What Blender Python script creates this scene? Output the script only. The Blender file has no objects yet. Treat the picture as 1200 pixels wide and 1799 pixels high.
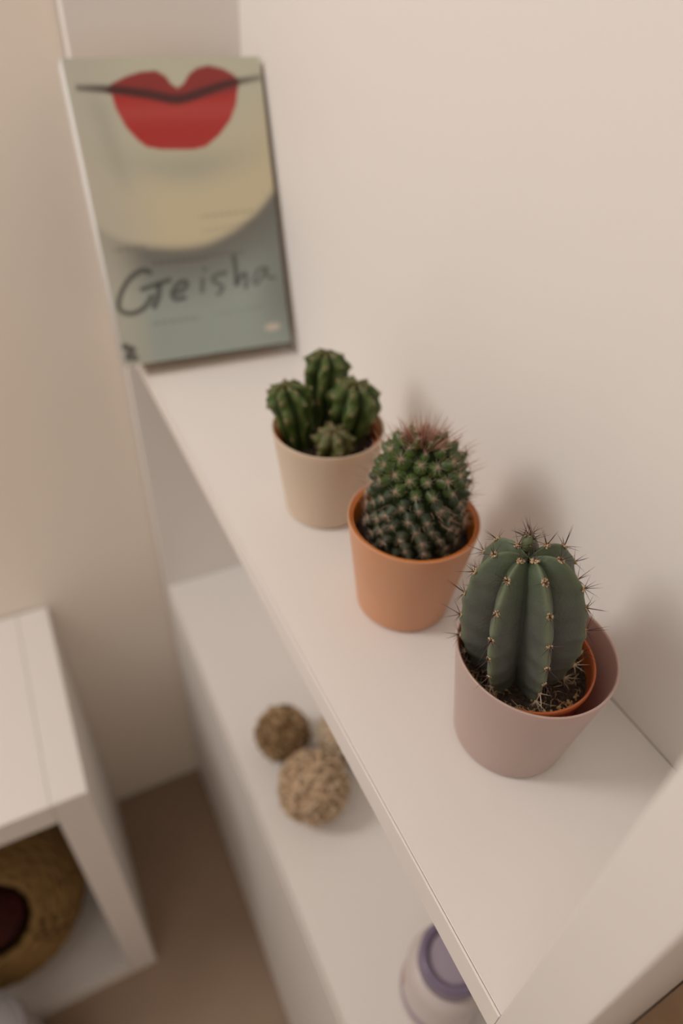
import bpy, bmesh, math, random
from mathutils import Vector, Matrix, noise
random.seed(7)
S = bpy.context.scene
COL = S.collection
PI = math.pi

# ------------------------------------------------------------------ camera
CAM = Vector((0.66175, -0.23534, 0.30621))
YAW, PITCH, ROLL, FPX = 0.49608, 0.70785, 0.05574, 1190.445
fw = Vector((-math.cos(YAW)*math.cos(PITCH), math.sin(YAW)*math.cos(PITCH), -math.sin(PITCH)))
rt = fw.cross(Vector((0, 0, 1))).normalized()
up = rt.cross(fw)
r2 = rt*math.cos(ROLL) + up*math.sin(ROLL)
u2 = up*math.cos(ROLL) - rt*math.sin(ROLL)
cd = bpy.data.cameras.new('camera'); cam = bpy.data.objects.new('camera', cd); COL.objects.link(cam)
m3 = Matrix((r2, u2, -fw)).transposed()
cam.matrix_world = Matrix.Translation(CAM) @ m3.to_4x4()
cd.sensor_fit = 'VERTICAL'; cd.sensor_height = 36; cd.sensor_width = 24
cd.lens = FPX*36/1799
cd.clip_start = 0.01; cd.clip_end = 50
cd.dof.use_dof = True; cd.dof.focus_distance = 0.272; cd.dof.aperture_fstop = 4.2
S.camera = cam

# ------------------------------------------------------------------ light and exposure
S.view_settings.view_transform = 'Standard'; S.view_settings.look = 'None'
S.view_settings.gamma = 1; S.view_settings.use_curve_mapping = False
S.view_settings.exposure = 0.20
w = bpy.data.worlds.new('room_air'); S.world = w; w.use_nodes = True
bg = w.node_tree.nodes['Background']
bg.inputs[0].default_value = (1.0, 0.84, 0.71, 1); bg.inputs[1].default_value = 0.40

def area(name, loc, target, sx, sy, power, color):
    l = bpy.data.lights.new(name, 'AREA'); l.shape = 'RECTANGLE'; l.size = sx; l.size_y = sy
    l.energy = power; l.color = color
    o = bpy.data.objects.new(name, l); COL.objects.link(o); o.location = loc
    o.rotation_euler = (Vector(target)-Vector(loc)).to_track_quat('-Z', 'Y').to_euler()
    return o
area('window_light', (0.12, -1.0, 0.74), (0.40, -0.1, -0.05), 0.26, 0.5, 5.0, (1, 0.945, 0.91))
area('overhead_fill', (0.9, -0.9, 1.6), (0.2, -0.3, 0), 0.7, 0.7, 2.2, (1, 0.91, 0.84))  # unseen fill added overhead to brighten the left wall and upward faces

# ------------------------------------------------------------------ materials
def lin(c):
    c = c/255
    return c/12.92 if c <= 0.04045 else ((c+0.055)/1.055)**2.4
def rgb(r, g, b): return (lin(r), lin(g), lin(b), 1)
def mat(name, col, rough=0.5, bump=0.0, bscale=300, var=0.0, vscale=40, col2=None, sss=0.0, sssr=(1, .5, .3),
        metal=0.0, spec=0.5, trans=0.0):
    m = bpy.data.materials.new(name); m.use_nodes = True
    nt = m.node_tree; p = nt.nodes['Principled BSDF']
    p.inputs['Base Color'].default_value = col; p.inputs['Roughness'].default_value = rough
    p.inputs['Metallic'].default_value = metal; p.inputs['Specular IOR Level'].default_value = spec
    if sss:
        p.inputs['Subsurface Weight'].default_value = sss
        p.inputs['Subsurface Radius'].default_value = sssr
        p.inputs['Subsurface Scale'].default_value = 0.004
    if trans: p.inputs['Transmission Weight'].default_value = trans
    tc = nt.nodes.new('ShaderNodeTexCoord')
    if col2 is not None:
        n = nt.nodes.new('ShaderNodeTexNoise'); n.inputs['Scale'].default_value = vscale; n.inputs['Detail'].default_value = 5
        r = nt.nodes.new('ShaderNodeValToRGB'); r.color_ramp.elements[0].position = 0.35; r.color_ramp.elements[1].position = 0.65
        r.color_ramp.elements[0].color = col; r.color_ramp.elements[1].color = col2
        nt.links.new(tc.outputs['Object'], n.inputs['Vector']); nt.links.new(n.outputs['Fac'], r.inputs['Fac'])
        nt.links.new(r.outputs['Color'], p.inputs['Base Color'])
    if bump:
        n2 = nt.nodes.new('ShaderNodeTexNoise'); n2.inputs['Scale'].default_value = bscale; n2.inputs['Detail'].default_value = 4
        b = nt.nodes.new('ShaderNodeBump'); b.inputs['Strength'].default_value = bump; b.inputs['Distance'].default_value = 0.001
        nt.links.new(tc.outputs['Object'], n2.inputs['Vector']); nt.links.new(n2.outputs['Fac'], b.inputs['Height'])
        nt.links.new(b.outputs['Normal'], p.inputs['Normal'])
    return m
def vmat(name, rough=0.5, spec=0.4, bump=0.0, bscale=500):
    m = mat(name, (.5, .5, .5, 1), rough, bump, bscale, spec=spec)
    nt = m.node_tree; a = nt.nodes.new('ShaderNodeVertexColor'); a.layer_name = 'Col'
    nt.links.new(a.outputs['Color'], nt.nodes['Principled BSDF'].inputs['Base Color'])
    return m
M_WHITE = mat('white_laminate', (0.80, 0.77, 0.74, 1), 0.42, 0.05, 700)
M_BACK = mat('white_back_panel', (0.80, 0.77, 0.74, 1), 0.6, 0.05, 500)
M_EDGE = mat('white_edge_band', (0.86, 0.82, 0.78, 1), 0.3, 0.0)
M_WALL = mat('painted_wall', (0.88, 0.80, 0.71, 1), 0.8, 0.2, 250)
M_FLOOR = mat('taupe_floor', (0.30, 0.21, 0.145, 1), 0.6, 0.1, 60, col2=(0.33, 0.235, 0.165, 1), vscale=9)
M_BROWN = mat('mottled_brown', (0.34, 0.22, 0.13, 1), 0.5, 0.2, 60, col2=(0.40, 0.27, 0.17, 1), vscale=25)

# ------------------------------------------------------------------ helpers
def tag(o, label=None, cat=None, group=None, kind=None):
    if label: o['label'] = label
    if cat: o['category'] = cat
    if group: o['group'] = group
    if kind: o['kind'] = kind
    return o
def link_bm(name, bm, m, parent=None, smooth=True, recalc=False):
    if recalc: bmesh.ops.recalc_face_normals(bm, faces=bm.faces)
    me = bpy.data.meshes.new(name); bm.to_mesh(me); bm.free()
    me.materials.append(m)
    if smooth:
        me.polygons.foreach_set('use_smooth', [True]*len(me.polygons))
    o = bpy.data.objects.new(name, me); COL.objects.link(o)
    if parent: o.parent = parent
    return o
def empty(name, loc, label, cat, group=None):
    o = bpy.data.objects.new(name, None); COL.objects.link(o); o.location = loc; o.empty_display_size = 0.02
    return tag(o, label, cat, group)
def box_bm(x0, y0, z0, x1, y1, z1, bevel=0.001, segs=2):
    bm = bmesh.new(); bmesh.ops.create_cube(bm, size=1)
    for v in bm.verts:
        v.co = Vector(((x0+x1)/2 + v.co.x*(x1-x0), (y0+y1)/2 + v.co.y*(y1-y0), (z0+z1)/2 + v.co.z*(z1-z0)))
    if bevel: bmesh.ops.bevel(bm, geom=list(bm.edges), offset=bevel, segments=segs, profile=0.6, affect='EDGES')
    return bm
def box(name, a, b, m, parent=None, bevel=0.001):
    o = link_bm(name, box_bm(*a, *b, bevel), m, parent, smooth=False)
    return o
def lathe_bm(prof, n=64, cap0=False, cap1=False, wob=0.0):
    bm = bmesh.new(); rings = []
    for (r, z) in prof:
        rings.append([bm.verts.new((r*math.cos(2*PI*i/n), r*math.sin(2*PI*i/n), z)) for i in range(n)])
    for a, b in zip(rings, rings[1:]):
        for i in range(n):
            j = (i+1) % n; bm.faces.new((a[i], a[j], b[j], b[i]))
    if cap0: bm.faces.new(rings[0][::-1])
    if cap1: bm.faces.new(rings[-1])
    return bm
def add_tube(bm, pts, rads, n=5):
    rings = []
    pts = [Vector(p) for p in pts]
    for k, p in enumerate(pts):
        d = (pts[min(k+1, len(pts)-1)] - pts[max(k-1, 0)]).normalized()
        a = d.orthogonal().normalized(); b = d.cross(a)
        rings.append([bm.verts.new(p + (a*math.cos(2*PI*i/n) + b*math.sin(2*PI*i/n))*rads[k]) for i in range(n)])
    for q, s in zip(rings, rings[1:]):
        for i in range(n):
            j = (i+1) % n
            try: bm.faces.new((q[i], q[j], s[j], s[i]))
            except ValueError: pass
    bm.faces.new(rings[0][::-1]); bm.faces.new(rings[-1])
def add_spike(bm, p, d, L, r, n=4, bend=None):
    d = Vector(d).normalized(); a = d.orthogonal().normalized(); b = d.cross(a)
    base = [bm.verts.new(p + (a*math.cos(2*PI*i/n) + b*math.sin(2*PI*i/n))*r) for i in range(n)]
    if bend is None:
        t = bm.verts.new(p + d*L)
        for i in range(n): bm.faces.new((base[i], base[(i+1) % n], t))
    else:
        q = p + d*L*0.6 + Vector(bend)*0.3
        mid = [bm.verts.new(q + (a*math.cos(2*PI*i/n) + b*math.sin(2*PI*i/n))*r*0.75) for i in range(n)]
        t = bm.verts.new(p + d*L + Vector(bend))
        for i in range(n):
            j = (i+1) % n
            bm.faces.new((base[i], base[j], mid[j], mid[i])); bm.faces.new((mid[i], mid[j], t))
def add_blob(bm, c, r, sub=1, jit=0.25, squash=(1, 1, 1), rot=None):
    ret = bmesh.ops.create_icosphere(bm, subdivisions=sub, radius=1)
    for v in ret['verts']:
        k = r*(1 + random.uniform(-jit, jit))
        co = Vector((v.co.x*squash[0], v.co.y*squash[1], v.co.z*squash[2]))*k
        if rot: co = rot @ co
        v.co = co + Vector(c)

# ------------------------------------------------------------------ the room
XW, ZF = -0.0225, -0.9004
def struct(name, a, b, m, bevel=0): return tag(box(name, a, b, m, None, bevel), kind='structure')
struct('floor', (XW-0.1, -2.4, ZF-0.05), (2.4, 0.08, ZF), M_FLOOR)
struct('wall_left', (XW-0.1, -2.4, ZF), (XW, 0.08, 1.6), M_WALL)
struct('wall_back', (XW, 0.012, ZF), (2.4, 0.08, 1.6), M_WALL)
struct('side_strip_1', (0.6520, -0.03, ZF), (0.76, 0.0115, 1.5), M_BROWN, 0.001)  # upright brown strip filling the gap beside the near side panel

# ------------------------------------------------------------------ bookcase
D = 0.14; W = 0.6317; TP = 0.0197; F = -D-0.0008; Z2 = -0.3812
bc = empty('bookcase', (0.31, -0.07, ZF), 'tall shallow white bookcase holding the potted cacti and the leaning book', 'bookcase')
def bpart(name, a, b, m=M_WHITE, bevel=0.0008):
    off = Vector((0.31, -0.07, ZF))
    o = box(name, Vector(a)-off, Vector(b)-off, m, bc, bevel); return o
bpart('side_panel', (-TP, F, ZF), (0, 0.009, 0.62))
bpart('side_panel', (W, F, ZF), (W+TP, 0.009, 0.62))
bpart('back_panel', (-TP*0.9, 0.0, ZF+0.001), (W+TP*0.9, 0.0085, 0.618), M_BACK)
SH = 0.018
def shelf(z):
    s = bpart('shelf', (0.0003, -D+0.0012, z-SH), (W-0.0003, -0.0006, z), M_WHITE, 0.0004)
    off = Vector((0.31, -0.07, ZF))
    box('edge_band', Vector((0.0003, -D, z-SH))-off, Vector((W-0.0003, -D+0.0010, z+0.0001))-off, M_EDGE, s, 0.0003)
    return s
shelf(0.0); shelf(Z2); shelf(0.60)
for x0, x1 in ((0.0015, W/2-0.001), (W/2+0.001, W-0.0015)):
    bpart('cupboard_door', (x0, F, ZF+0.012), (x1, F+0.016, Z2-SH-0.002))
bpart('plinth', (0.0003, F+0.003, ZF), (W-0.0003, F+0.018, ZF+0.010))

# ------------------------------------------------------------------ low cube unit beside the wall
KX, KY, KZ = 0.2544, -0.2917, -0.3722
T = 0.036
kb = empty('cube_cabinet', (0.11, -0.69, ZF), 'low white open cube unit on the floor against the left wall', 'cabinet')
def kpart(name, a, b, bevel=0.001):
    off = Vector((0.11, -0.69, ZF)); return box(name, Vector(a)-off, Vector(b)-off, M_WHITE, kb, bevel)
kx0 = XW+0.002
kpart('side_panel', (kx0, KY-T, ZF), (KX, KY, KZ))
kpart('side_panel', (kx0, -1.09, ZF), (KX, -1.09+T, KZ))
kpart('top_panel', (kx0, -1.09+T+0.0003, KZ-T), (KX, KY-T-0.0003, KZ))
kpart('bottom_panel', (kx0, -1.09+T+0.0003, ZF), (KX, KY-T-0.0003, ZF+T))
kpart('divider', (kx0+0.01, -0.71, ZF+T+0.0005), (KX-0.001, -0.694, KZ-T-0.0005))
kpart('back_panel', (kx0, -1.09+T+0.001, ZF+T+0.0005), (kx0+0.006, KY-T-0.001, KZ-T-0.0005))

# round wicker basket lying in the cube, mouth towards the room, with a red yarn ball
M_WICK = mat('golden_wicker', (0.24, 0.135, 0.04, 1), 0.6, 0.3, 200, col2=(0.30, 0.18, 0.055, 1), vscale=60)
M_RED = mat('dark_red_wool', (0.04, 0.004, 0.003, 1), 0.9, 0.4, 300, col2=(0.08, 0.008, 0.004, 1), vscale=50)
bk_c = Vector((0.128, -0.462, ZF+T+0.111)); R = 0.108
bk = empty('wicker_basket', (bk_c.x, bk_c.y, ZF+T), 'round golden brown wicker basket lying inside the white cube unit', 'basket')
axis = (Vector((0.205, -0.458, -0.672))-bk_c).normalized()
q = axis.to_track_quat('Z', 'Y')
bm = bmesh.new()
nrow = 30
for k in range(nrow):
    t0 = -PI/2 + (k+0.5)/nrow*(PI*0.86)
    rr, zz = R*math.cos(t0), R*math.sin(t0)
    n = 56; pts = []
    for i in range(n+1):
        a = 2*PI*i/n; ww = 0.0016*math.cos(a*14 + (k % 2)*PI)
        pts.append(q @ Vector(((rr+ww)*math.cos(a), (rr+ww)*math.sin(a), zz)))
    add_tube(bm, pts, [0.0062]*len(pts), 5)
for i in range(0):
    pass
bo = link_bm('woven_body', bm, M_WICK, bk); bo.location = (0, 0, bk_c.z-(ZF+T))
bm = lathe_bm([(R*math.cos(t)*0.95, R*math.sin(t)*0.95) for t in [-PI/2+PI*0.86*i/24 for i in range(25)]], 48)
for v in bm.verts: v.co = q @ v.co
bo = link_bm('lining', bm, M_WICK, bk); bo.location = (0, 0, bk_c.z-(ZF+T))
yc = bk_c + axis*0.078
bm = bmesh.new(); add_blob(bm, (0, 0, 0), 0.0355, 3, 0.01)
for k in range(46):
    ax = Vector((random.gauss(0, 1), random.gauss(0, 1), random.gauss(0, 1))).normalized(); aq = ax.to_track_quat('Z', 'Y')
    add_tube(bm, [aq @ Vector((0.0362*math.cos(2*PI*i/18), 0.0362*math.sin(2*PI*i/18), random.uniform(-.001, .001))) for i in range(19)], [0.0014]*19, 4)
yb = link_bm('yarn_ball', bm, M_RED); yb.location = yc
tag(yb, 'dark red ball of yarn in the mouth of the wicker basket at the left edge', 'yarn')

# grey pouf on the floor at the lower left corner
M_POUF = mat('grey_felt', (0.36, 0.34, 0.34, 1), 0.9, 0.4, 400)
pf = empty('pouf', (0.322, -0.500, ZF), 'small round grey felt pouf on the floor in front of the cube unit', 'pouf')
bm = lathe_bm([(0.001, 0), (0.045, 0), (0.058, 0.006), (0.064, 0.03), (0.066, 0.08), (0.066, 0.17), (0.063, 0.205), (0.055, 0.217), (0.04, 0.221), (0.001, 0.222)], 56)
link_bm('cushion', bm, M_POUF, pf)
bm = bmesh.new()
add_tube(bm, [Vector((0.0605*math.cos(2*PI*i/48), 0.0605*math.sin(2*PI*i/48), 0.211)) for i in range(49)], [0.002]*49, 6)
link_bm('piping', bm, M_POUF, pf)

# ------------------------------------------------------------------ the book
UV = {"upper": [[0.1765, 0.9036], [0.2128, 0.9263], [0.2919, 0.947], [0.3688, 0.9596], [0.4434, 0.9625], [0.4891, 0.9457], [0.5125, 0.9221], [0.5424, 0.9101], [0.5762, 0.9233], [0.6106, 0.9499], [0.6548, 0.968], [0.7179, 0.976], [0.7922, 0.9655], [0.8442, 0.9483], [0.8771, 0.9277], [0.8575, 0.8969], [0.5294, 0.8627], [0.2172, 0.8949]], "lower": [[0.2038, 0.8983], [0.2126, 0.8531], [0.2455, 0.7983], [0.2929, 0.7576], [0.3318, 0.7358], [0.4053, 0.7254], [0.5748, 0.72], [0.6462, 0.7274], [0.7277, 0.7617], [0.7988, 0.8067], [0.8414, 0.8536], [0.8626, 0.9055], [0.6972, 0.8933], [0.5313, 0.8695], [0.378, 0.8915]], "mline": [[0.0519, 0.9162], [0.2075, 0.9099], [0.379, 0.8949], [0.5331, 0.8763], [0.6831, 0.8986], [0.8125, 0.9196], [0.9833, 0.9354]], "chin": [[0.0124, 0.4948], [0.1051, 0.4477], [0.2379, 0.4192], [0.4266, 0.4034], [0.5935, 0.4122], [0.7711, 0.4564], [0.901, 0.5105], [0.9903, 0.5658]], "shadeU": [[0.2039, 0.8533], [0.263, 0.7582], [0.3477, 0.6857], [0.5259, 0.6541], [0.7254, 0.6857], [0.8586, 0.7737]], "G": [[0.23, 0.3273], [0.1873, 0.3353], [0.1159, 0.311], [0.0572, 0.266], [0.0302, 0.2209], [0.0485, 0.1974], [0.1046, 0.1901], [0.1684, 0.207], [0.2177, 0.2412]], "G2": [[0.171, 0.2701], [0.3306, 0.2922]], "G3": [[0.268, 0.2792], [0.2532, 0.2393], [0.2201, 0.2041]], "e": [[0.3291, 0.2393], [0.4067, 0.2557], [0.4225, 0.2774], [0.3865, 0.2792], [0.339, 0.2511], [0.341, 0.2222], [0.398, 0.2232]], "i": [[0.5171, 0.2808], [0.5029, 0.2383]], "idot": [[0.5362, 0.3166], [0.5385, 0.3124]], "s": [[0.6564, 0.2965], [0.5896, 0.2874], [0.5756, 0.2717], [0.6269, 0.2442], [0.5939, 0.2209]], "h": [[0.7162, 0.3488], [0.7171, 0.3079], [0.7109, 0.2502]], "h2": [[0.7109, 0.2502], [0.7486, 0.2795], [0.773, 0.2804], [0.7626, 0.2329]], "a": [[0.9016, 0.2949], [0.8561, 0.295], [0.8128, 0.2554], [0.8349, 0.2438], [0.8925, 0.2849]], "a2": [[0.9016, 0.2949], [0.9022, 0.2635], [0.9434, 0.2572]], "l1": [[0.5659, 0.4991], [0.8491, 0.5045]], "l1b": [[0.563, 0.4488], [0.8744, 0.4643]], "l2": [[0.2672, 0.3553], [0.5463, 0.3565]], "l2b": [[0.5642, 0.3617], [0.7675, 0.3647]], "l0": [[0.0623, 0.4112], [0.2211, 0.416]], "l3": [[0.1957, 0.143], [0.4585, 0.1441]], "l3b": [[0.5621, 0.1465], [0.8444, 0.1537]], "logo": [[0.8484, 0.0682], [0.9434, 0.0711]], "spine": [[0.0165, 0.0741], [0.0578, 0.0585]], "spine2": [[0.0513, 0.059], [0.0235, 0.0329], [0.0618, 0.0282]]}
bx, by, bw, bh, th, lean, byaw = 0.1135, -0.1580, 0.1506, 0.2255, 0.042, 0.320, -0.0615
sB, cB = math.sin(lean), math.cos(lean)
M_COVER = vmat('printed_cover', 0.38, 0.5)
M_PAGE = mat('cream_pages', (0.55, 0.43, 0.30, 1), 0.8)
M_SPINE = mat('pale_blue_spine', (0.74, 0.75, 0.74, 1), 0.35)
book = empty('book', (bx, by, th*sB), 'paperback with red lips on its cover leaning upright at the far end of the shelf', 'book')
# local frame: x thickness towards the room, y width, z height
book.rotation_mode = 'QUATERNION'
Rz = Matrix.Rotation(byaw, 4, 'Z'); Ry = Matrix.Rotation(-lean, 4, 'Y')
book.rotation_quaternion = (Rz @ Ry).to_quaternion()
def seg_d(px, py, pts, ar):
    best = 9
    for (ax_, ay_), (bx_, by_) in zip(pts, pts[1:]):
        ax2, ay2, bx2, by2 = ax_, ay_*ar, bx_, by_*ar
        dx, dy = bx2-ax2, by2-ay2; L = dx*dx+dy*dy
        t = 0 if L == 0 else max(0, min(1, ((px-ax2)*dx+(py-ay2)*dy)/L))
        d = math.hypot(px-ax2-t*dx, py-ay2-t*dy)
        if d < best: best = d
    return best
def inside(x, y, P):
    c = False; j = len(P)-1
    for i in range(len(P)):
        if (P[i][1] > y) != (P[j][1] > y) and x < (P[j][0]-P[i][0])*(y-P[i][1])/(P[j][1]-P[i][1])+P[i][0]: c = not c
        j = i
    return c
def sstep(a, b, x):
    t = max(0, min(1, (x-a)/(b-a))); return t*t*(3-2*t)
def mix(a, b, t): return tuple(a[i]*(1-t)+b[i]*t for i in range(3))
def catmull(pts, n=6):
    P = [pts[0]]+list(pts)+[pts[-1]]; out = []
    for i in range(1, len(P)-2):
        for k in range(n):
            t = k/n; a, b, c, d = P[i-1], P[i], P[i+1], P[i+2]
            out.append(tuple(0.5*((2*b[j])+(-a[j]+c[j])*t+(2*a[j]-5*b[j]+4*c[j]-d[j])*t*t+(-a[j]+3*b[j]-3*c[j]+d[j])*t**3) for j in range(2)))
    out.append(tuple(pts[-1])); return out
AR = bh/bw
CC = lambda r, g, b: (lin(r), lin(g), lin(b))
chin = catmull(UV['chin'], 4)
def chin_y(u):
    for (a, b), (c, d) in zip(chin, chin[1:]):
        if a <= u <= c: return b+(d-b)*(u-a)/(c-a+1e-9)
    return chin[0][1] if u < chin[0][0] else chin[-1][1]
strokes = [('G', .016, 1), ('G2', .014, 1), ('G3', .017, 1), ('e', .014, 1), ('i', .014, .8), ('idot', .012, .7), ('s', .013, .8), ('h', .016, .9),
           ('h2', .013, .9), ('a', .011, .75), ('a2', .011, .75)]
strokes = [(catmull(UV[k], 5), wd, al) for k, wd, al in strokes]
small = [('l1', .010, .35), ('l1b', .010, .25), ('l2', .013, .55), ('l2b', .012, .35), ('l0', .010, .4), ('l3', .013, .35), ('l3b', .010, .2)]
small = [(UV[k], wd, al) for k, wd, al in small]
upper, lower, mline = UV['upper'], UV['lower'], catmull(UV['mline'], 5)
upL = upper+[upper[0]]; loL = lower+[lower[0]]
def cover_col(u, v):
    y = v*AR
    cy = chin_y(u)
    top = CC(*COV['top']); yel = CC(*COV['yel']); shade = CC(*COV['shade']); dark = CC(*COV['dark']); bot = CC(*COV['bot']); lft = CC(*COV['left'])
    # face above chin
    c = mix(yel, top, sstep(cy+0.12, cy+0.42, v))
    c = mix(c, lft, 0.7*(1-sstep(0.05, 0.42, u)))
    c = mix(c, shade, 0.7*math.exp(-((v-(0.665+0.25*(u-0.53)**2))/0.055)**2)*math.exp(-((u-0.54)/0.34)**2))
    c = mix(c, shade, 0.55*math.exp(-((u-0.13-0.25*(0.85-v))/0.05)**2)*sstep(0.55, 0.7, v)*(1-sstep(0.85, 0.93, v)))
    # below chin
    g = mix(dark, bot, sstep(0.0, 0.26, cy-v))
    g = mix(g, dark, 0.6*sstep(0.72, 1.0, u)*sstep(0.02, 0.3, v+0.1))
    c = mix(c, g, sstep(-0.02, 0.028, cy-v)*(0.35+0.65*sstep(0.02, 0.25, u)))
    du = 9; dl = 9
    if v > 0.66:
        iu = inside(u, v, upper); il = inside(u, v, lower)
        dU = seg_d(u, y, upL, AR); dL = seg_d(u, y, loL, AR)
        su = sstep(-0.008, 0.008, dU if iu else -dU); sl = sstep(-0.008, 0.008, dL if il else -dL)
        c = mix(c, mix(CC(*COV['lipl']), CC(*COV['liph']), math.exp(-((v-0.84)/0.03)**2)*0.6), sl)
        c = mix(c, CC(*COV['lipu']), su)
        dm = seg_d(u, y, mline, AR)
        c = mix(c, CC(45, 30, 30), 0.85*(1-sstep(0.006, 0.040-0.018*abs(u-0.5)*2, dm))*(1-0.35*sstep(0.3, 0.5, abs(u-0.5))))
    if 0.05 < v < 0.42:
        for P, wd, al in strokes:
            d = seg_d(u, y, P, AR)
            if d < wd*1.6: c = mix(c, CC(42, 44, 42), al*0.78*(1-sstep(wd*0.4, wd*1.35, d)))
    if v < 0.55:
        for P, wd, al in small:
            d = seg_d(u, y, P, AR)
            if d < wd*1.5:
                word = 0.55+0.45*math.sin(u*150)
                c = mix(c, CC(60, 50, 45), al*word*(1-sstep(wd*0.7, wd*1.2, d)))
        d = math.hypot((u-UVL[0])/0.055, (v-UVL[1])/0.017)
        c = mix(c, CC(205, 195, 180), 0.9*(1-sstep(0.7, 1.1, d)))
        d = min(seg_d(u, y, UV['spine'], AR), seg_d(u, y, UV['spine2'], AR))
        c = mix(c, CC(60, 62, 62), 0.85*(1-sstep(0.012, 0.026, d)))
    return c
COV = dict(top=(196, 196, 176), yel=(206, 196, 166), shade=(170, 170, 154), dark=(112, 112, 106), bot=(156, 168, 162), left=(188, 186, 174),
           lipl=(176, 46, 42), liph=(188, 76, 70), lipu=(146, 50, 48))
UVL = ((UV['logo'][0][0]+UV['logo'][1][0])/2, (UV['logo'][0][1]+UV['logo'][1][1])/2)
NU, NV = 170, 260
bm = bmesh.new(); lay = bm.loops.layers.float_color.new('Col')
tc_ = 0.0006
grid = [[bm.verts.new((0, bw*i/NU, bh*j/NV)) for i in range(NU+1)] for j in range(NV+1)]
cols = {}
for j in range(NV+1):
    for i in range(NU+1): cols[grid[j][i]] = cover_col(i/NU, j/NV)
for j in range(NV):
    for i in range(NU):
        f = bm.faces.new((grid[j][i], grid[j][i+1], grid[j+1][i+1], grid[j+1][i]))
        for l in f.loops: c = cols[l.vert]; l[lay] = (c[0], c[1], c[2], 1)
# give the cover its thickness with a rim and a back face
rim = [grid[0][i] for i in range(NU+1)] + [grid[j][NU] for j in range(1, NV+1)] + [grid[NV][i] for i in range(NU-1, -1, -1)] + [grid[j][0] for j in range(NV-1, 0, -1)]
rb = [bm.verts.new(v.co+Vector((-tc_, 0, 0))) for v in rim]
for k in range(len(rim)):
    k2 = (k+1) % len(rim)
    f = bm.faces.new((rim[k2], rim[k], rb[k], rb[k2]))
    for l in f.loops: l[lay] = (.6, .58, .5, 1)
f = bm.faces.new(rb[::-1])
for l in f.loops: l[lay] = (.6, .58, .5, 1)
link_bm('front_cover', bm, M_COVER, book, smooth=False)
box('page_block', (-th+0.0007, 0.0012, 0.0012), (-0.0007, bw-0.0025, bh-0.0012), M_PAGE, book, 0.0003)
box('back_cover', (-th, 0.0, 0), (-th+0.0006, bw, bh), M_SPINE, book, 0.0001)
bm = bmesh.new()
prof = [(-th+0.0003, 0.0004), (-th+0.001, -0.0005), (-th*0.5, -0.0012), (-0.001, -0.0005), (-0.0003, 0.0004)]
a = [bm.verts.new((x, y_, 0)) for x, y_ in prof]; b = [bm.verts.new((x, y_, bh)) for x, y_ in prof]
a2 = [bm.verts.new((x, 0.001, 0)) for x, y_ in prof]; b2 = [bm.verts.new((x, 0.001, bh)) for x, y_ in prof]
for i in range(4):
    bm.faces.new((a[i], a[i+1], b[i+1], b[i])); bm.faces.new((a2[i+1], a2[i], b2[i], b2[i+1]))
    bm.faces.new((a[i+1], a[i], a2[i], a2[i+1])); bm.faces.new((b[i], b[i+1], b2[i+1], b2[i]))
bm.faces.new((a[0], b[0], b2[0], a2[0])); bm.faces.new((a[4], a2[4], b2[4], b[4]))
link_bm('spine', bm, M_SPINE, book, recalc=True)['label'] = 'pale blue grey spine'

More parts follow.
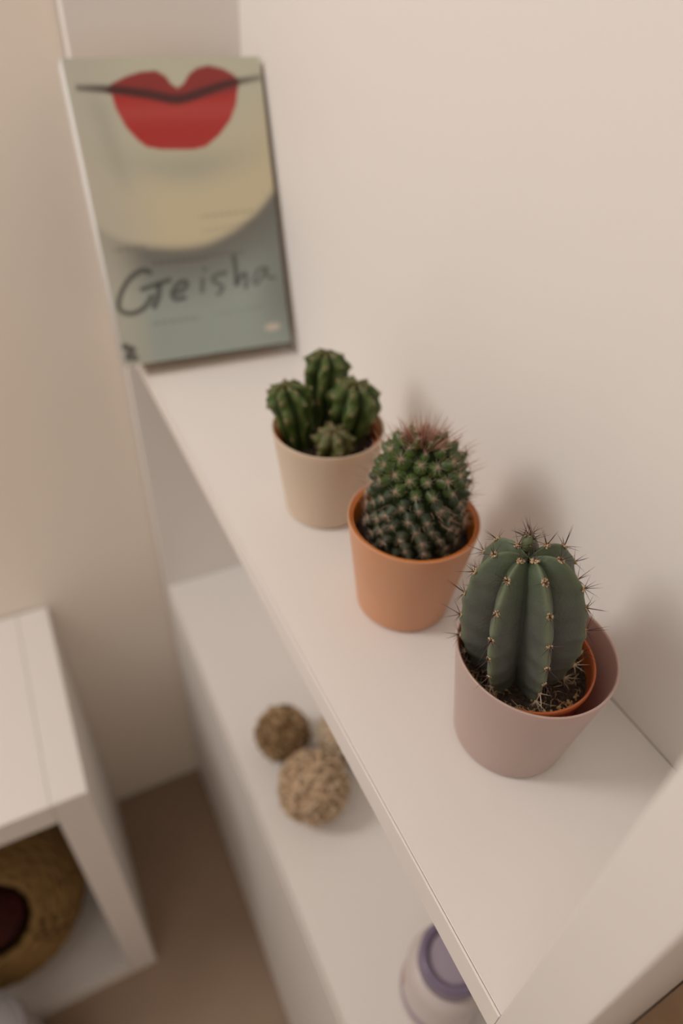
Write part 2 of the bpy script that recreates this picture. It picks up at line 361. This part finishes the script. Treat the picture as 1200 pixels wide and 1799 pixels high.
# ------------------------------------------------------------------ pots
def pot_parts(root, m_out, m_in, inner_off, inner_r, inner_z, soil_z, lip_label=None):
    H, R0, R1, tk = 0.0665, 0.0272, 0.0363, 0.0013
    def rr(z): return R0 + (R1-R0)*z/H
    prof = [(0.0005, 0.0), (R0-0.004, 0.0)]
    for k in range(6):
        a = -PI/2 + PI/2*k/5; prof.append((rr(0.004)-0.004+0.004*math.cos(a), 0.004+0.004*math.sin(a)))
    for k in range(1, 9): z = 0.004 + (H-0.0048)*k/8; prof.append((rr(z), z))
    prof += [(rr(H)-0.0002, H-0.0002), (rr(H)-tk*0.5, H), (rr(H)-tk, H-0.0005)]
    for k in range(8, 0, -1): z = 0.003 + (H-0.004)*k/8; prof.append((rr(z)-tk, z))
    prof += [(R0-tk-0.002, 0.0018), (0.0005, 0.0016)]
    link_bm('pot', lathe_bm(prof, 96), m_out, root)
    # thin nursery pot standing inside
    z0 = 0.003; r0 = inner_r*0.74
    bm = lathe_bm([(0.0005, z0), (r0, z0), (inner_r-0.0008, inner_z-0.004), (inner_r-0.0004, inner_z-0.0036), (inner_r, inner_z-0.003), (inner_r, inner_z),
                   (inner_r-0.0009, inner_z), (inner_r-0.0014, inner_z-0.004), (r0-0.0008, z0+0.001), (0.0005, z0+0.001)], 72)
    for v in bm.verts:
        v.co.x += inner_off[0]*v.co.z/inner_z; v.co.y += inner_off[1]*v.co.z/inner_z
    link_bm('nursery_pot', bm, m_in, root)['label'] = 'thin terracotta coloured inner pot'
    # soil
    sr = inner_r-0.0018
    bm = bmesh.new(); rings = []; NR = 16; NA = 64
    c0 = bm.verts.new((0, 0, soil_z))
    for j in range(1, NR+1):
        ring = []
        for i in range(NA):
            a = 2*PI*i/NA; r = sr*j/NR
            z = soil_z + 0.0016*noise.noise(Vector((r*math.cos(a)*260, r*math.sin(a)*260, root.location.x*50))) + 0.0008*noise.noise(Vector((r*math.cos(a)*900, r*math.sin(a)*900, 3)))
            if j == NR: z = soil_z-0.001
            ring.append(bm.verts.new((r*math.cos(a), r*math.sin(a), z)))
        rings.append(ring)
    for i in range(NA): bm.faces.new((c0, rings[0][i], rings[0][(i+1) % NA]))
    for p_, q_ in zip(rings, rings[1:]):
        for i in range(NA):
            j = (i+1) % NA; bm.faces.new((p_[i], q_[i], q_[j], p_[j]))
    s = link_bm('soil', bm, M_SOIL, root); s.location = (inner_off[0]*0.9, inner_off[1]*0.9, 0)
    bm = bmesh.new()
    for k in range(420):
        a = random.uniform(0, 2*PI); r = sr*math.sqrt(random.uniform(0.1, 0.92))
        add_blob(bm, (r*math.cos(a), r*math.sin(a), soil_z+random.uniform(-0.0002, 0.0012)), random.choice((0.0004, 0.0006, 0.0009, 0.0013)), 1, 0.3,
                 (random.uniform(.6, 1.4), random.uniform(.6, 1.4), random.uniform(.6, 1)))
    o = link_bm('soil_crumbs', bm, M_SOIL, s, smooth=False); o['kind'] = 'stuff'
    return s, sr
M_SOIL = mat('dark_potting_soil', (0.018, 0.010, 0.006, 1), 0.95, 0.6, 900, col2=(0.06, 0.034, 0.02, 1), vscale=500)
M_POTP = mat('milky_pink_plastic', (0.46, 0.35, 0.315, 1), 0.42, 0.02, 200, sss=0.6, sssr=(1, .6, .5))
M_POTO = mat('peach_plastic', (0.60, 0.305, 0.17, 1), 0.42, 0.02, 200, sss=0.5, sssr=(1, .5, .3))
M_POTC = mat('cream_plastic', (0.62, 0.50, 0.385, 1), 0.42, 0.02, 200, sss=0.5, sssr=(1, .7, .5))
M_TERR = mat('terracotta_plastic', (0.45, 0.12, 0.035, 1), 0.4, 0.03, 200, sss=0.3)
M_ORNG = mat('orange_plastic', (0.66, 0.20, 0.03, 1), 0.4, 0.03, 200, sss=0.4)
M_STRAW = mat('dry_straw', (0.42, 0.27, 0.13, 1), 0.8)

# ------------------------------------------------------------------ cactus 3: seven deep ribs
M_RIB = vmat('blue_green_cactus_skin', 0.5, 0.35, 0.25, 900)
M_WOOL = mat('cream_areole_wool', (0.62, 0.48, 0.32, 1), 0.95, 0.3, 2000, col2=(0.50, 0.34, 0.20, 1), vscale=900)
M_SPD = mat('dark_spine', (0.045, 0.018, 0.014, 1), 0.5)
M_SPL = mat('pale_spine', (0.50, 0.40, 0.29, 1), 0.5)
p3 = empty('potted_cactus', (0.534, -0.063, 0), 'ribbed blue-green cactus in milky pink pot, the nearest of the three', 'potted cactus')
p3['group'] = 'mini cacti on the upper shelf'
soil3, sr3 = pot_parts(p3, M_POTP, M_TERR, (-0.0015, -0.004), 0.0310, 0.0625, 0.0530)
base3 = Vector((-0.0020, -0.0055, 0.0505)); top3 = Vector((-0.0090, -0.0130, 0.1235))
NRB = 7; RMAX = 0.0262
phi0 = math.atan2(-0.235+0.063, 0.662-0.534) + 0.20          # ribs sit either side of the groove that faces the room
H3 = (top3-base3).length
ax3 = (top3-base3).normalized(); q3 = Vector((0, 0, 1)).rotation_difference(ax3)
def prof3(t):      # t 0 base .. 1 apex: crest radius and height
    P = [(0.0, 0.72, 0.0), (0.12, 0.84, 0.13), (0.28, 0.97, 0.30), (0.42, 1.0, 0.47), (0.56, 0.97, 0.64), (0.68, 0.86, 0.80), (0.78, 0.70, 0.915), (0.87, 0.48, 0.985), (0.94, 0.26, 0.995), (1.0, 0.0, 0.955)]
    for a, b in zip(P, P[1:]):
        if t <= b[0]:
            i = P.index(a); p0 = P[max(i-1, 0)]; p3_ = P[min(i+2, len(P)-1)]
            s = (t-a[0])/(b[0]-a[0])
            f = lambda k: 0.5*((2*a[k])+(-p0[k]+b[k])*s+(2*p0[k]-5*a[k]+4*b[k]-p3_[k])*s*s+(-p0[k]+3*a[k]-3*b[k]+p3_[k])*s**3)
            return f(1), f(2)
    return P[-1][1], P[-1][2]
ARE = [0.07, 0.175, 0.29, 0.42, 0.56, 0.70, 0.84]
def rib_pt(t, k, s, lift=0.0):    # k rib index, s in [-1,1] over the rib, returns local point
    R_, z = prof3(t); R_ = max(R_, 0)*RMAX*(1+lift)
    # crests swell at areoles
    d = min(abs(t-a) for a in ARE); crest = 1 + 0.035*math.exp(-(d/0.03)**2) - 0.012
    groove = 0.46 + 0.08*t
    x = min(1.0, abs(s)); edge = 0.11
    if x < edge: sh = 1 - 0.5*(x/edge)**2*edge*1.1
    else: sh = 1 - 0.5*edge*1.1 - (x-edge)/(1-edge)*(1-0.5*edge*1.1)
    sh = max(sh, 0)
    r = R_*(groove + (crest-groove)*sh)
    tw = 0.05*math.sin(k*2.1)
    ph = phi0 + (k+0.5)*2*PI/NRB + s*PI/NRB*(1.0) + tw*(1-abs(s))*0.8
    pass
    zz = z*H3 - (1-sh)*0.0035*sstep(0.6, 0.95, t)
    return Vector((r*math.cos(ph), r*math.sin(ph), zz))
bm = bmesh.new(); lay = bm.loops.layers.float_color.new('Col'); NT = 110; NSG = 24
rows = []; vc = {}
for j in range(NT+1):
    t = j/NT; row = []
    for k in range(NRB):
        for i in range(NSG):
            s = -1 + 2*i/NSG
            v = bm.verts.new(base3 + q3 @ rib_pt(min(t, 0.997), k, s)); row.append(v)
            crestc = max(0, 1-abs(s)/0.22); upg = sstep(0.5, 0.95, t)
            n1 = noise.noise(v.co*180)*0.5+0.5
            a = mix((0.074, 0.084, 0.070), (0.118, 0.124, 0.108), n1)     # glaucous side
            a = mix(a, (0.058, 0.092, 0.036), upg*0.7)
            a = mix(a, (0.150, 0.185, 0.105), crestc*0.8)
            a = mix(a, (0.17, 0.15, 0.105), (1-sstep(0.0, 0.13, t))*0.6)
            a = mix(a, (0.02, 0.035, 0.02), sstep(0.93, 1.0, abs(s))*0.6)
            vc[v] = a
    rows.append(row)
for a, b in zip(rows, rows[1:]):
    n = len(a)
    for i in range(n):
        j = (i+1) % n; f = bm.faces.new((a[i], a[j], b[j], b[i]))
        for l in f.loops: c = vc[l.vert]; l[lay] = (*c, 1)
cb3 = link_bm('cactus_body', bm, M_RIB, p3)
WOOLS = []
for vsh in range(3):
    bm = bmesh.new()
    for q_ in range(26):
        a = random.uniform(0, 2*PI); rr_ = 0.00095*math.sqrt(random.uniform(0, 1))
        add_blob(bm, (rr_*math.cos(a), rr_*math.sin(a)*1.2, random.uniform(0, 0.0005)), random.uniform(0.00018, 0.00034), 1, 0.35)
    for q_ in range(44):
        a = random.uniform(0, 2*PI)
        add_spike(bm, Vector((0, 0, 0)), (math.cos(a), math.sin(a)*1.2, random.uniform(0.3, 1.4)), random.uniform(0.0010, 0.0017), 0.00009, 3)
    me = bpy.data.meshes.new('areole'); bm.to_mesh(me); bm.free(); me.materials.append(M_WOOL); WOOLS.append(me)
def spine_mesh(L, pale, nrad=5, rnd=random):
    bm = bmesh.new()
    a0 = rnd.uniform(0, 2*PI)
    for i in range(nrad):
        a = a0 + 2*PI*i/nrad + rnd.uniform(-.25, .25); e = rnd.uniform(0.25, 0.75)
        add_spike(bm, Vector((0, 0, 0.0003)), (math.cos(a), math.sin(a), e), L*rnd.uniform(0.6, 1.1), 0.00017, 5)
    for i in range(2):
        a = rnd.uniform(0, 2*PI)
        add_spike(bm, Vector((0, 0, 0.0003)), (0.45*math.cos(a), 0.45*math.sin(a), 1), L*rnd.uniform(0.9, 1.3), 0.00022, 5)
    me = bpy.data.meshes.new('spine_cluster'); bm.to_mesh(me); bm.free(); me.materials.append(M_SPL if pale else M_SPD); return me
SPD = [spine_mesh(0.0082, False) for _ in range(6)]; SPL = [spine_mesh(0.0066, True, 5) for _ in range(4)]
def put(me, name, parent, loc, nrm, spin=0, sc=1):
    o = bpy.data.objects.new(name, me); COL.objects.link(o); o.parent = parent; o.location = loc
    o.rotation_mode = 'QUATERNION'; o.rotation_quaternion = Vector(nrm).to_track_quat('Z', 'Y') @ Matrix.Rotation(spin, 3, 'Z').to_quaternion()
    o.scale = (sc, sc, sc); return o
for k in range(NRB):
    for j, t in enumerate(ARE + [0.955]):
        if t > 0.9 and k % 2: continue
        t2 = t + (random.uniform(-.02, .02) if j else 0) + (0.02 if k % 2 else -0.02)*(j > 0)
        if t2 > 0.97: t2 = 0.965
        P_ = rib_pt(t2, k, 0); Pa = rib_pt(min(t2+0.03, .99), k, 0); Pb = rib_pt(t2-0.03, k, 0)
        tan = (Pa-Pb).normalized(); rad = Vector((P_.x, P_.y, 0)).normalized(); side = tan.cross(rad).normalized(); nr = side.cross(tan)
        if nr.dot(rad) < 0 and t2 < 0.8: nr = -nr
        if t2 >= 0.8 and nr.z < 0: nr = -nr
        loc = base3 + q3 @ (P_ - nr*0.0002); nn = q3 @ nr
        big = 0.72 + 0.85*t
        put(random.choice(WOOLS), 'areole', cb3, loc, nn, random.uniform(0, 6), big)
        put(random.choice(SPD) if t > 0.27 else random.choice(SPL), 'spine_cluster', cb3, loc, nn, random.uniform(0, 6), random.uniform(0.85, 1.1))
# small tuft of new growth at the crown
bm = bmesh.new(); lay = bm.loops.layers.float_color.new('Col')
add_blob(bm, (0, 0, 0), 0.0026, 2, 0.12, (1, 1, 1.7))
for f in bm.faces:
    for l in f.loops: l[lay] = (0.10, 0.12, 0.06, 1)
apx = base3 + q3 @ Vector((0, 0, H3*0.96))
nub = link_bm('crown_bud', bm, M_RIB, p3); nub.location = apx + Vector((-0.004, 0.0015, 0.003))
for k in range(5):
    a = k*1.3; loc = Vector((0.0018*math.cos(a), 0.0018*math.sin(a), 0.001+0.0009*k)) if k < 4 else Vector((0, 0, 0.0045))
    nn = Vector((math.cos(a), math.sin(a), 0.8)) if k < 4 else Vector((0, 0, 1))
    put(WOOLS[k % 3], 'areole', nub, loc, nn, k, 0.7); put(SPD[k % 5], 'spine_cluster', nub, loc, nn, k, 0.8)
# straw and root fibres on the soil of pot 3
bm = bmesh.new()
for k in range(230):
    a = random.uniform(0, 2*PI) if k < 110 else phi0-0.35+random.gauss(0, 0.55); r = sr3*math.sqrt(random.uniform(0.3, 0.9) if k < 110 else random.uniform(0.7, 0.93)); p = Vector((r*math.cos(a), r*math.sin(a), 0.0542+random.uniform(0, .001)))
    d = Vector((random.uniform(-1, 1), random.uniform(-1, 1), random.uniform(-.15, .25))); L = random.uniform(0.002, 0.008)
    e = p + d*L
    if math.hypot(e.x, e.y) > sr3-0.001: e = p - d*L
    if math.hypot(e.x, e.y) > sr3-0.001: continue
    mid = (p+e)/2 + Vector((random.uniform(-1, 1), random.uniform(-1, 1), random.uniform(0, 1)))*L*0.2
    add_tube(bm, [p, mid, e], [0.00013, 0.00018, 0.0001], 4)
o = link_bm('straw_fibres', bm, M_STRAW, soil3); o['kind'] = 'stuff'
# pebbles by the rim facing the room
bm = bmesh.new()
for k in range(70):
    a = phi0 + random.uniform(-1.1, 1.2); r = sr3*random.uniform(0.85, 0.96)
    add_blob(bm, (r*math.cos(a), r*math.sin(a), 0.0538+random.uniform(0, .0008)), random.uniform(0.0004, 0.0009), 1, 0.25)
o = link_bm('grit', bm, M_STRAW, soil3); o['kind'] = 'stuff'

# ------------------------------------------------------------------ cactus 2: barrel of tubercles
M_TUB = mat('fresh_green_tubercle', (0.030, 0.062, 0.012, 1), 0.42, 0.2, 700, col2=(0.085, 0.135, 0.022, 1), vscale=150)
M_TUBM = mat('dark_green_tubercle', (0.024, 0.042, 0.016, 1), 0.45, 0.2, 700, col2=(0.042, 0.068, 0.026, 1), vscale=150)
M_TUBL = mat('olive_old_tubercle', (0.040, 0.050, 0.024, 1), 0.6, 0.2, 700, col2=(0.075, 0.080, 0.042, 1), vscale=150)
M_TUBD = mat('deep_green_skin', (0.012, 0.022, 0.007, 1), 0.9, 0.2, 700, spec=0.1)
M_SPP = mat('pinkish_spines', (0.46, 0.26, 0.19, 1), 0.5)
M_SPW = mat('pale_radial_spines', (0.48, 0.42, 0.31, 1), 0.5)
M_SPR = mat('red_brown_spines', (0.26, 0.07, 0.045, 1), 0.5)
p2 = empty('potted_cactus', (0.4342, -0.0672, 0), 'bristly barrel cactus with reddish crown spines in a peach orange pot', 'potted cactus', 'mini cacti on the upper shelf')
soil2, sr2 = pot_parts(p2, M_POTO, M_ORNG, (0, 0), 0.0343, 0.0656, 0.0530)
base2 = Vector((0.0, 0.0, 0.050)); H2 = 0.0665; RM2 = 0.0242
def prof2(t):   # t arc parameter -> (r, z, dr, dz)
    def f(t):
        z = t*H2
        if t < 0.25: r = RM2*(0.80+0.20*math.sin(t/0.25*PI/2))
        elif t < 0.55: r = RM2
        else:
            u = (t-0.55)/0.45; r = RM2*math.sqrt(max(0.0, 1-u**2.3))
        return r, z
    r, z = f(t); r_, z_ = f(min(t+0.01, 1)); return r, z, r_-r, z_-z
bm = bmesh.new(); rows = []
for j in range(41):
    t = j/40
    if t > 0.98: t = 0.98+0.02*(j-39.2)/0.8 if j == 40 else t
    r, z, _, _ = prof2(min(t, 0.9999)); r = max(r*0.93, 0.0003)
    rows.append([bm.verts.new(base2+Vector((r*math.cos(2*PI*i/48), r*math.sin(2*PI*i/48), z*0.985))) for i in range(48)])
for a, b in zip(rows, rows[1:]):
    for i in range(48): j = (i+1) % 48; bm.faces.new((a[i], a[j], b[j], b[i]))
bm.faces.new(rows[-1])
cb2 = link_bm('cactus_body', bm, M_TUBD, p2)
def tub_mesh():
    bm = bmesh.new(); n = 8; rings = []
    for (r, z, dz) in [(0.0038, -0.001, 0), (0.0031, 0.0008, -0.0003), (0.0019, 0.0028, -0.0005), (0.0010, 0.0041, -0.0003), (0.0005, 0.0044, -0.0001)]:
        rings.append([bm.verts.new((r*math.cos(2*PI*i/n)*0.95, r*math.sin(2*PI*i/n)*1.05+dz*2, z)) for i in range(n)])
    for a, b in zip(rings, rings[1:]):
        for i in range(n): j = (i+1) % n; bm.faces.new((a[i], a[j], b[j], b[i]))
    bm.faces.new(rings[-1])
    for f in bm.faces: f.smooth = True
    me = bpy.data.meshes.new('tubercle'); bm.to_mesh(me); bm.free(); me.materials.append(M_TUB); return me
TUBS = []
for m_ in (M_TUB, M_TUBM, M_TUBL):
    me = tub_mesh(); me.materials.clear(); me.materials.append(m_); TUBS.append(me)
def rad_mesh(m_, m2, L, n=12):
    bm = bmesh.new(); a0 = random.uniform(0, 1)
    for i in range(n):
        a = a0+2*PI*i/n + random.uniform(-.15, .15)
        add_spike(bm, Vector((0, 0, 0.0042)), (math.cos(a), math.sin(a), random.uniform(0.15, 0.45)), L*random.uniform(.8, 1.1), 0.00014, 3)
    nb = len(bm.faces)
    add_blob(bm, (0, 0, 0.0044), 0.0007, 1, 0.2)
    for i in range(3):
        a = 2*PI*i/3+a0; add_spike(bm, Vector((0, 0, 0.0042)), (0.5*math.cos(a), 0.5*math.sin(a), 1), L*0.9, 0.00013, 3)
    bm.faces.ensure_lookup_table()
    for k, f in enumerate(bm.faces): f.material_index = 0 if k < nb else 1
    me = bpy.data.meshes.new('spine_cluster'); bm.to_mesh(me); bm.free(); me.materials.append(m_); me.materials.append(m2); return me
RADS = [rad_mesh(M_SPW, M_SPP, 0.0050) for _ in range(4)]
NROW = 11; arc = []
# spread rows at equal arc length
acc = [0]; 
for k in range(200):
    r, z, dr, dz = prof2(k/200); r1, z1, _, _ = prof2((k+1)/200); acc.append(acc[-1]+math.hypot(r1-r, z1-z))
for row in range(NROW+1):
    s = acc[-1]*(0.02+0.93*row/NROW)
    k = max(i for i in range(201) if acc[i] <= s); t = k/200
    r, z, dr, dz = prof2(t); nrm2 = Vector((dz, 0, -dr)).normalized()
    n = max(5, min(15, round(2*PI*r/0.0082)))
    if row < 7: n = 15
    for i in range(n):
        a = 2*PI*(i + 0.5*(row % 2) + 0.13*row)/n + (random.uniform(-.06, .06))
        d = Vector((nrm2.x*math.cos(a), nrm2.x*math.sin(a), nrm2.z))
        loc = base2 + Vector((r*0.93*math.cos(a), r*0.93*math.sin(a), z))
        sc = random.uniform(.85, 1.12)*(0.75 if row > NROW-2 else 1)
        loc.z += random.uniform(-.0006, .0006)
        o = put(TUBS[0 if row > 6 else 1 if row > 3 else 2], 'tubercle', cb2, loc, d, 0, sc)
        put(random.choice(RADS), 'spine_cluster', cb2, loc, d, random.uniform(0, 6), sc)
# reddish crown
bm = bmesh.new(); bm2 = bmesh.new()
for k in range(230):
    long_ = k % 5 < 2
    a = random.uniform(0, 2*PI); r0 = 0.0085*math.sqrt(random.uniform(0.0, 1.0)); out = r0/0.0085
    p = base2 + Vector((r0*math.cos(a), r0*math.sin(a), H2*1.0-r0*0.22))
    d = Vector((math.cos(a)*out*0.9, math.sin(a)*out*0.9, 1.1-0.35*out)); L = random.uniform(0.009, 0.0165) if long_ else random.uniform(0.0035, 0.007)
    add_spike(bm2 if long_ else bm, p, d, L, 0.00017 if long_ else 0.00024, 4, bend=Vector((math.cos(a), math.sin(a), 0))*0.0012*random.uniform(-1, 1))
o = link_bm('long_crown_spines', bm2, M_SPP, p2); o['label'] = 'long thin pinkish spines fanning up from the crown'
o = link_bm('crown_spines', bm, M_SPR, p2); o['label'] = 'tuft of reddish brown spines at the crown'
bm = bmesh.new()
for k in range(150):      # long fine hooked central spines on the flanks
    a = random.uniform(0, 2*PI); t = random.uniform(0.35, 0.97); r, z, dr, dz = prof2(t); nv = Vector((dz, 0, -dr)).normalized()
    d = Vector((nv.x*math.cos(a), nv.x*math.sin(a), nv.z + 0.35)); p = base2+Vector((r*math.cos(a), r*math.sin(a), z)) + d*0.002
    add_spike(bm, p, d, random.uniform(0.007, 0.0125), 0.00014, 3, bend=Vector((random.uniform(-1, 1), random.uniform(-1, 1), -.3))*0.0018)
o = link_bm('hooked_spines', bm, M_SPP, p2); o['kind'] = 'stuff'

# ------------------------------------------------------------------ cactus 1: knobbly cluster
M_KN = vmat('knobbly_green_skin', 0.5, 0.35, 0.2, 900)
M_TAN = mat('tan_spine_tufts', (0.36, 0.27, 0.16, 1), 0.9)
p1 = empty('potted_cactus', (0.3355, -0.0718, 0), 'knobbly clustered green cactus in a cream pot, farthest of the three', 'potted cactus', 'mini cacti on the upper shelf')
soil1, sr1 = pot_parts(p1, M_POTC, M_TERR, (0.0008, -0.0004), 0.0325, 0.0625, 0.0530)
def knob(loc, R_, Hh, nr, tilt, spin, twist, young):
    q_ = Vector((0, 0, 1)).rotation_difference(Vector(tilt).normalized()); loc = Vector(loc)
    bm = bmesh.new(); lay = bm.loops.layers.float_color.new('Col'); NT_, NA_ = 44, nr*12; rows = []; vcol = {}; tufts = []
    for j in range(NT_+1):
        t = j/NT_
        cut = max(0.3, 1-R_/Hh*0.85)
        if t < 0.5: rp = 0.46+0.54*math.sin((t/0.5)**1.6*PI/2); zz = t/0.5*Hh*cut
        else: u = (t-0.5)/0.5*PI/2; rp = math.cos(u)**0.75; zz = Hh*(cut+(1-cut)*math.sin(u))
        row = []
        for i in range(NA_):
            a = 2*PI*i/NA_; ph = nr*(a + twist*math.sin(t*6+spin)) ; c = abs(math.cos(ph/2))
            rib = c**1.2
            bead = 0.5+0.5*math.cos(t*2*PI*4.5 + (int(i/12) % 2)*PI)
            k = 0.58 + 0.30*rib + 0.13*rib*bead + 0.20*noise.noise(Vector((math.cos(a)*2, math.sin(a)*2, t*4+spin*7)))
            r = max(R_*rp*k, 0.0002)
            zo = -0.12*Hh*(1-rib)*(t > 0.8)*(t-0.8)/0.2
            p = loc + q_ @ Vector((r*math.cos(a+spin), r*math.sin(a+spin), zz+zo))
            v = bm.verts.new(p); row.append(v)
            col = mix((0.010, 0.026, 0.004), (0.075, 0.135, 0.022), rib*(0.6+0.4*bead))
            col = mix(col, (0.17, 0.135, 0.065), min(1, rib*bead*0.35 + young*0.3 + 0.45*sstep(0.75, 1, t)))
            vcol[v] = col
            if rib > 0.97 and bead > 0.93 and random.random() < 0.75: tufts.append((p.copy(), (q_ @ Vector((math.cos(a+spin)*rp, math.sin(a+spin)*rp, 0.3+1-rp))).normalized()))
        rows.append(row)
    for a, b in zip(rows, rows[1:]):
        n = len(a)
        for i in range(n):
            j = (i+1) % n; f = bm.faces.new((a[i], a[j], b[j], b[i]))
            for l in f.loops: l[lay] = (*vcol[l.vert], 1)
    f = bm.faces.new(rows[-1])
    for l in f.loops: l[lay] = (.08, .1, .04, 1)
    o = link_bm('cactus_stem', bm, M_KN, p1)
    bm = bmesh.new()
    for p, n_ in tufts:
        add_blob(bm, p, 0.00055, 1, 0.3)
        for k in range(6):
            add_spike(bm, p, n_+Vector((random.gauss(0, .7), random.gauss(0, .7), random.gauss(0, .7))), random.uniform(.0012, .0024), 0.00012, 3)
    link_bm('spine_tufts', bm, M_TAN, o)['kind'] = 'stuff'
knob((-0.0155, 0.004, 0.047), 0.0155, 0.0600, 7, (-0.10, 0.06, 1), 0.3, 0.12, 0.1)
knob((0.0035, 0.0120, 0.047), 0.0180, 0.0500, 7, (0.02, 0.08, 1), 1.1, 0.15, 0.1)
knob((-0.004, -0.0165, 0.047), 0.0150, 0.0510, 7, (-0.12, -0.18, 1), 2.0, 0.12, 0.0)
knob((0.0155, -0.0040, 0.046), 0.0135, 0.0310, 6, (0.12, -0.05, 1), 0.8, 0.15, 1.0)

# ------------------------------------------------------------------ decorative balls on the lower shelf
def ball(c, r, m_core, m_curl, n, kind, label, name='decorative_ball'):
    root = empty(name, (c[0], c[1], Z2), label, 'decorative ball', 'woven balls on the lower shelf')
    bm = bmesh.new(); add_blob(bm, (0, 0, r), r*0.86, 3, 0.02); link_bm('core', bm, m_core, root)
    bm = bmesh.new()
    for k in range(n):
        z = 1-2*(k+0.5)/n; a = k*2.39996; d = Vector((math.sqrt(1-z*z)*math.cos(a), math.sqrt(1-z*z)*math.sin(a), z))
        a1 = d.orthogonal().normalized(); a1 = Matrix.Rotation(random.uniform(0, 6.3), 3, d) @ a1; b1 = d.cross(a1)
        if kind == 'curl':
            w_ = r*0.2; pts = []
            for i in range(6):
                u = i/5*PI*1.1 - 0.5; pts.append(Vector((0, 0, r)) + d*(r*0.84 + r*0.13*math.sin(u+0.5)*1.0) + a1*(w_*math.cos(u)) + b1*(w_*0.6*math.sin(u)))
            add_tube(bm, pts, [r*0.03, r*0.045, r*0.05, r*0.05, r*0.045, r*0.03], 5)
        else:
            add_blob(bm, Vector((0, 0, r)) + d*r*0.86, r*random.uniform(.12, .17), 1, 0.25, (1, 1, 1))
    for v in bm.verts:
        if v.co.z < 0.0003: v.co.z = 0.0003
    link_bm('curls' if kind == 'curl' else 'seed_chips', bm, m_curl, root)['kind'] = 'stuff'
    return root
M_BR1 = mat('dark_brown_core', (0.16, 0.09, 0.03, 1), 0.9); M_BR2 = mat('brown_seed_chips', (0.12, 0.062, 0.016, 1), 0.8, 0.2, 300, col2=(0.44, 0.30, 0.165, 1), vscale=80)
M_CR1 = mat('tan_core', (0.50, 0.36, 0.23, 1), 0.9); M_CR2 = mat('cream_wood_curls', (0.66, 0.50, 0.34, 1), 0.8, 0.2, 300, col2=(0.58, 0.42, 0.27, 1), vscale=60)
M_CR3 = mat('ivory_curls', (0.80, 0.68, 0.52, 1), 0.8)
ball((0.2888, -0.0900), 0.0305, M_BR1, M_BR2, 150, 'seed', 'dark brown ball of seed chips on the lower shelf')
ball((0.3600, -0.0865), 0.0365, M_CR1, M_CR2, 170, 'curl', 'large light tan ball of wood curls on the lower shelf')
ball((0.3160, -0.0320), 0.0290, M_CR1, M_CR3, 130, 'curl', 'pale ivory ball half hidden behind the upper shelf edge')

# ------------------------------------------------------------------ bottle with lilac cap on the lower shelf
M_LIL = mat('lilac_plastic', (0.20, 0.16, 0.245, 1), 0.25, sss=0.2)
M_LIL2 = mat('pale_lilac_plastic', (0.36, 0.31, 0.38, 1), 0.3)
M_BOT = mat('frosted_white_plastic', (0.62, 0.56, 0.54, 1), 0.35, sss=0.3)
M_LAB = mat('pink_label_print', (0.52, 0.30, 0.27, 1), 0.5)
M_LAB2 = mat('mauve_label_print', (0.36, 0.27, 0.36, 1), 0.5)
bt = empty('bottle', (0.556, -0.0590, Z2), 'white plastic bottle with glossy lilac cap on the lower shelf', 'bottle')
hb = 0.075
link_bm('bottle_body', lathe_bm([(0.0005, 0.0005), (0.030, 0.0005), (0.0325, 0.004), (0.033, 0.012), (0.033, hb-0.014), (0.031, hb-0.006), (0.026, hb-0.001), (0.021, hb), (0.021, hb+0.003), (0.0005, hb+0.003)], 64), M_BOT, bt)
link_bm('cap', lathe_bm([(0.0005, hb+0.0032), (0.0245, hb+0.0032), (0.0262, hb+0.005), (0.0262, hb+0.018), (0.0250, hb+0.0215), (0.0225, hb+0.0225), (0.0205, hb+0.0215), (0.0195, hb+0.0185), (0.0193, hb+0.0150), (0.0005, hb+0.0150)], 64), M_LIL, bt)['label'] = 'glossy lilac cap'
link_bm('cap_disc', lathe_bm([(0.0005, hb+0.0152), (0.0190, hb+0.0152), (0.0190, hb+0.0172), (0.017, hb+0.0180), (0.0005, hb+0.0183)], 48), M_LIL2, bt)
def band(name, z0, z1, a0, a1, m_):
    bm = bmesh.new(); n = 24; r_ = 0.0332
    A = [[bm.verts.new((r_*math.cos(a0+(a1-a0)*i/n), r_*math.sin(a0+(a1-a0)*i/n), z)) for i in range(n+1)] for z in (z0, z1)]
    B = [[bm.verts.new((0.0328*math.cos(a0+(a1-a0)*i/n), 0.0328*math.sin(a0+(a1-a0)*i/n), z)) for i in range(n+1)] for z in (z0, z1)]
    for i in range(n):
        bm.faces.new((A[0][i], A[0][i+1], A[1][i+1], A[1][i])); bm.faces.new((A[1][i], A[1][i+1], B[1][i+1], B[1][i])); bm.faces.new((A[0][i+1], A[0][i], B[0][i], B[0][i+1]))
    for i in (0, n):
        bm.faces.new((A[0][i], A[1][i], B[1][i], B[0][i]))
    link_bm(name, bm, m_, bt, recalc=True)
band('label', 0.034, 0.046, -2.9, -1.9, M_LAB); band('label', 0.018, 0.028, -2.9, -0.9, M_LAB2)
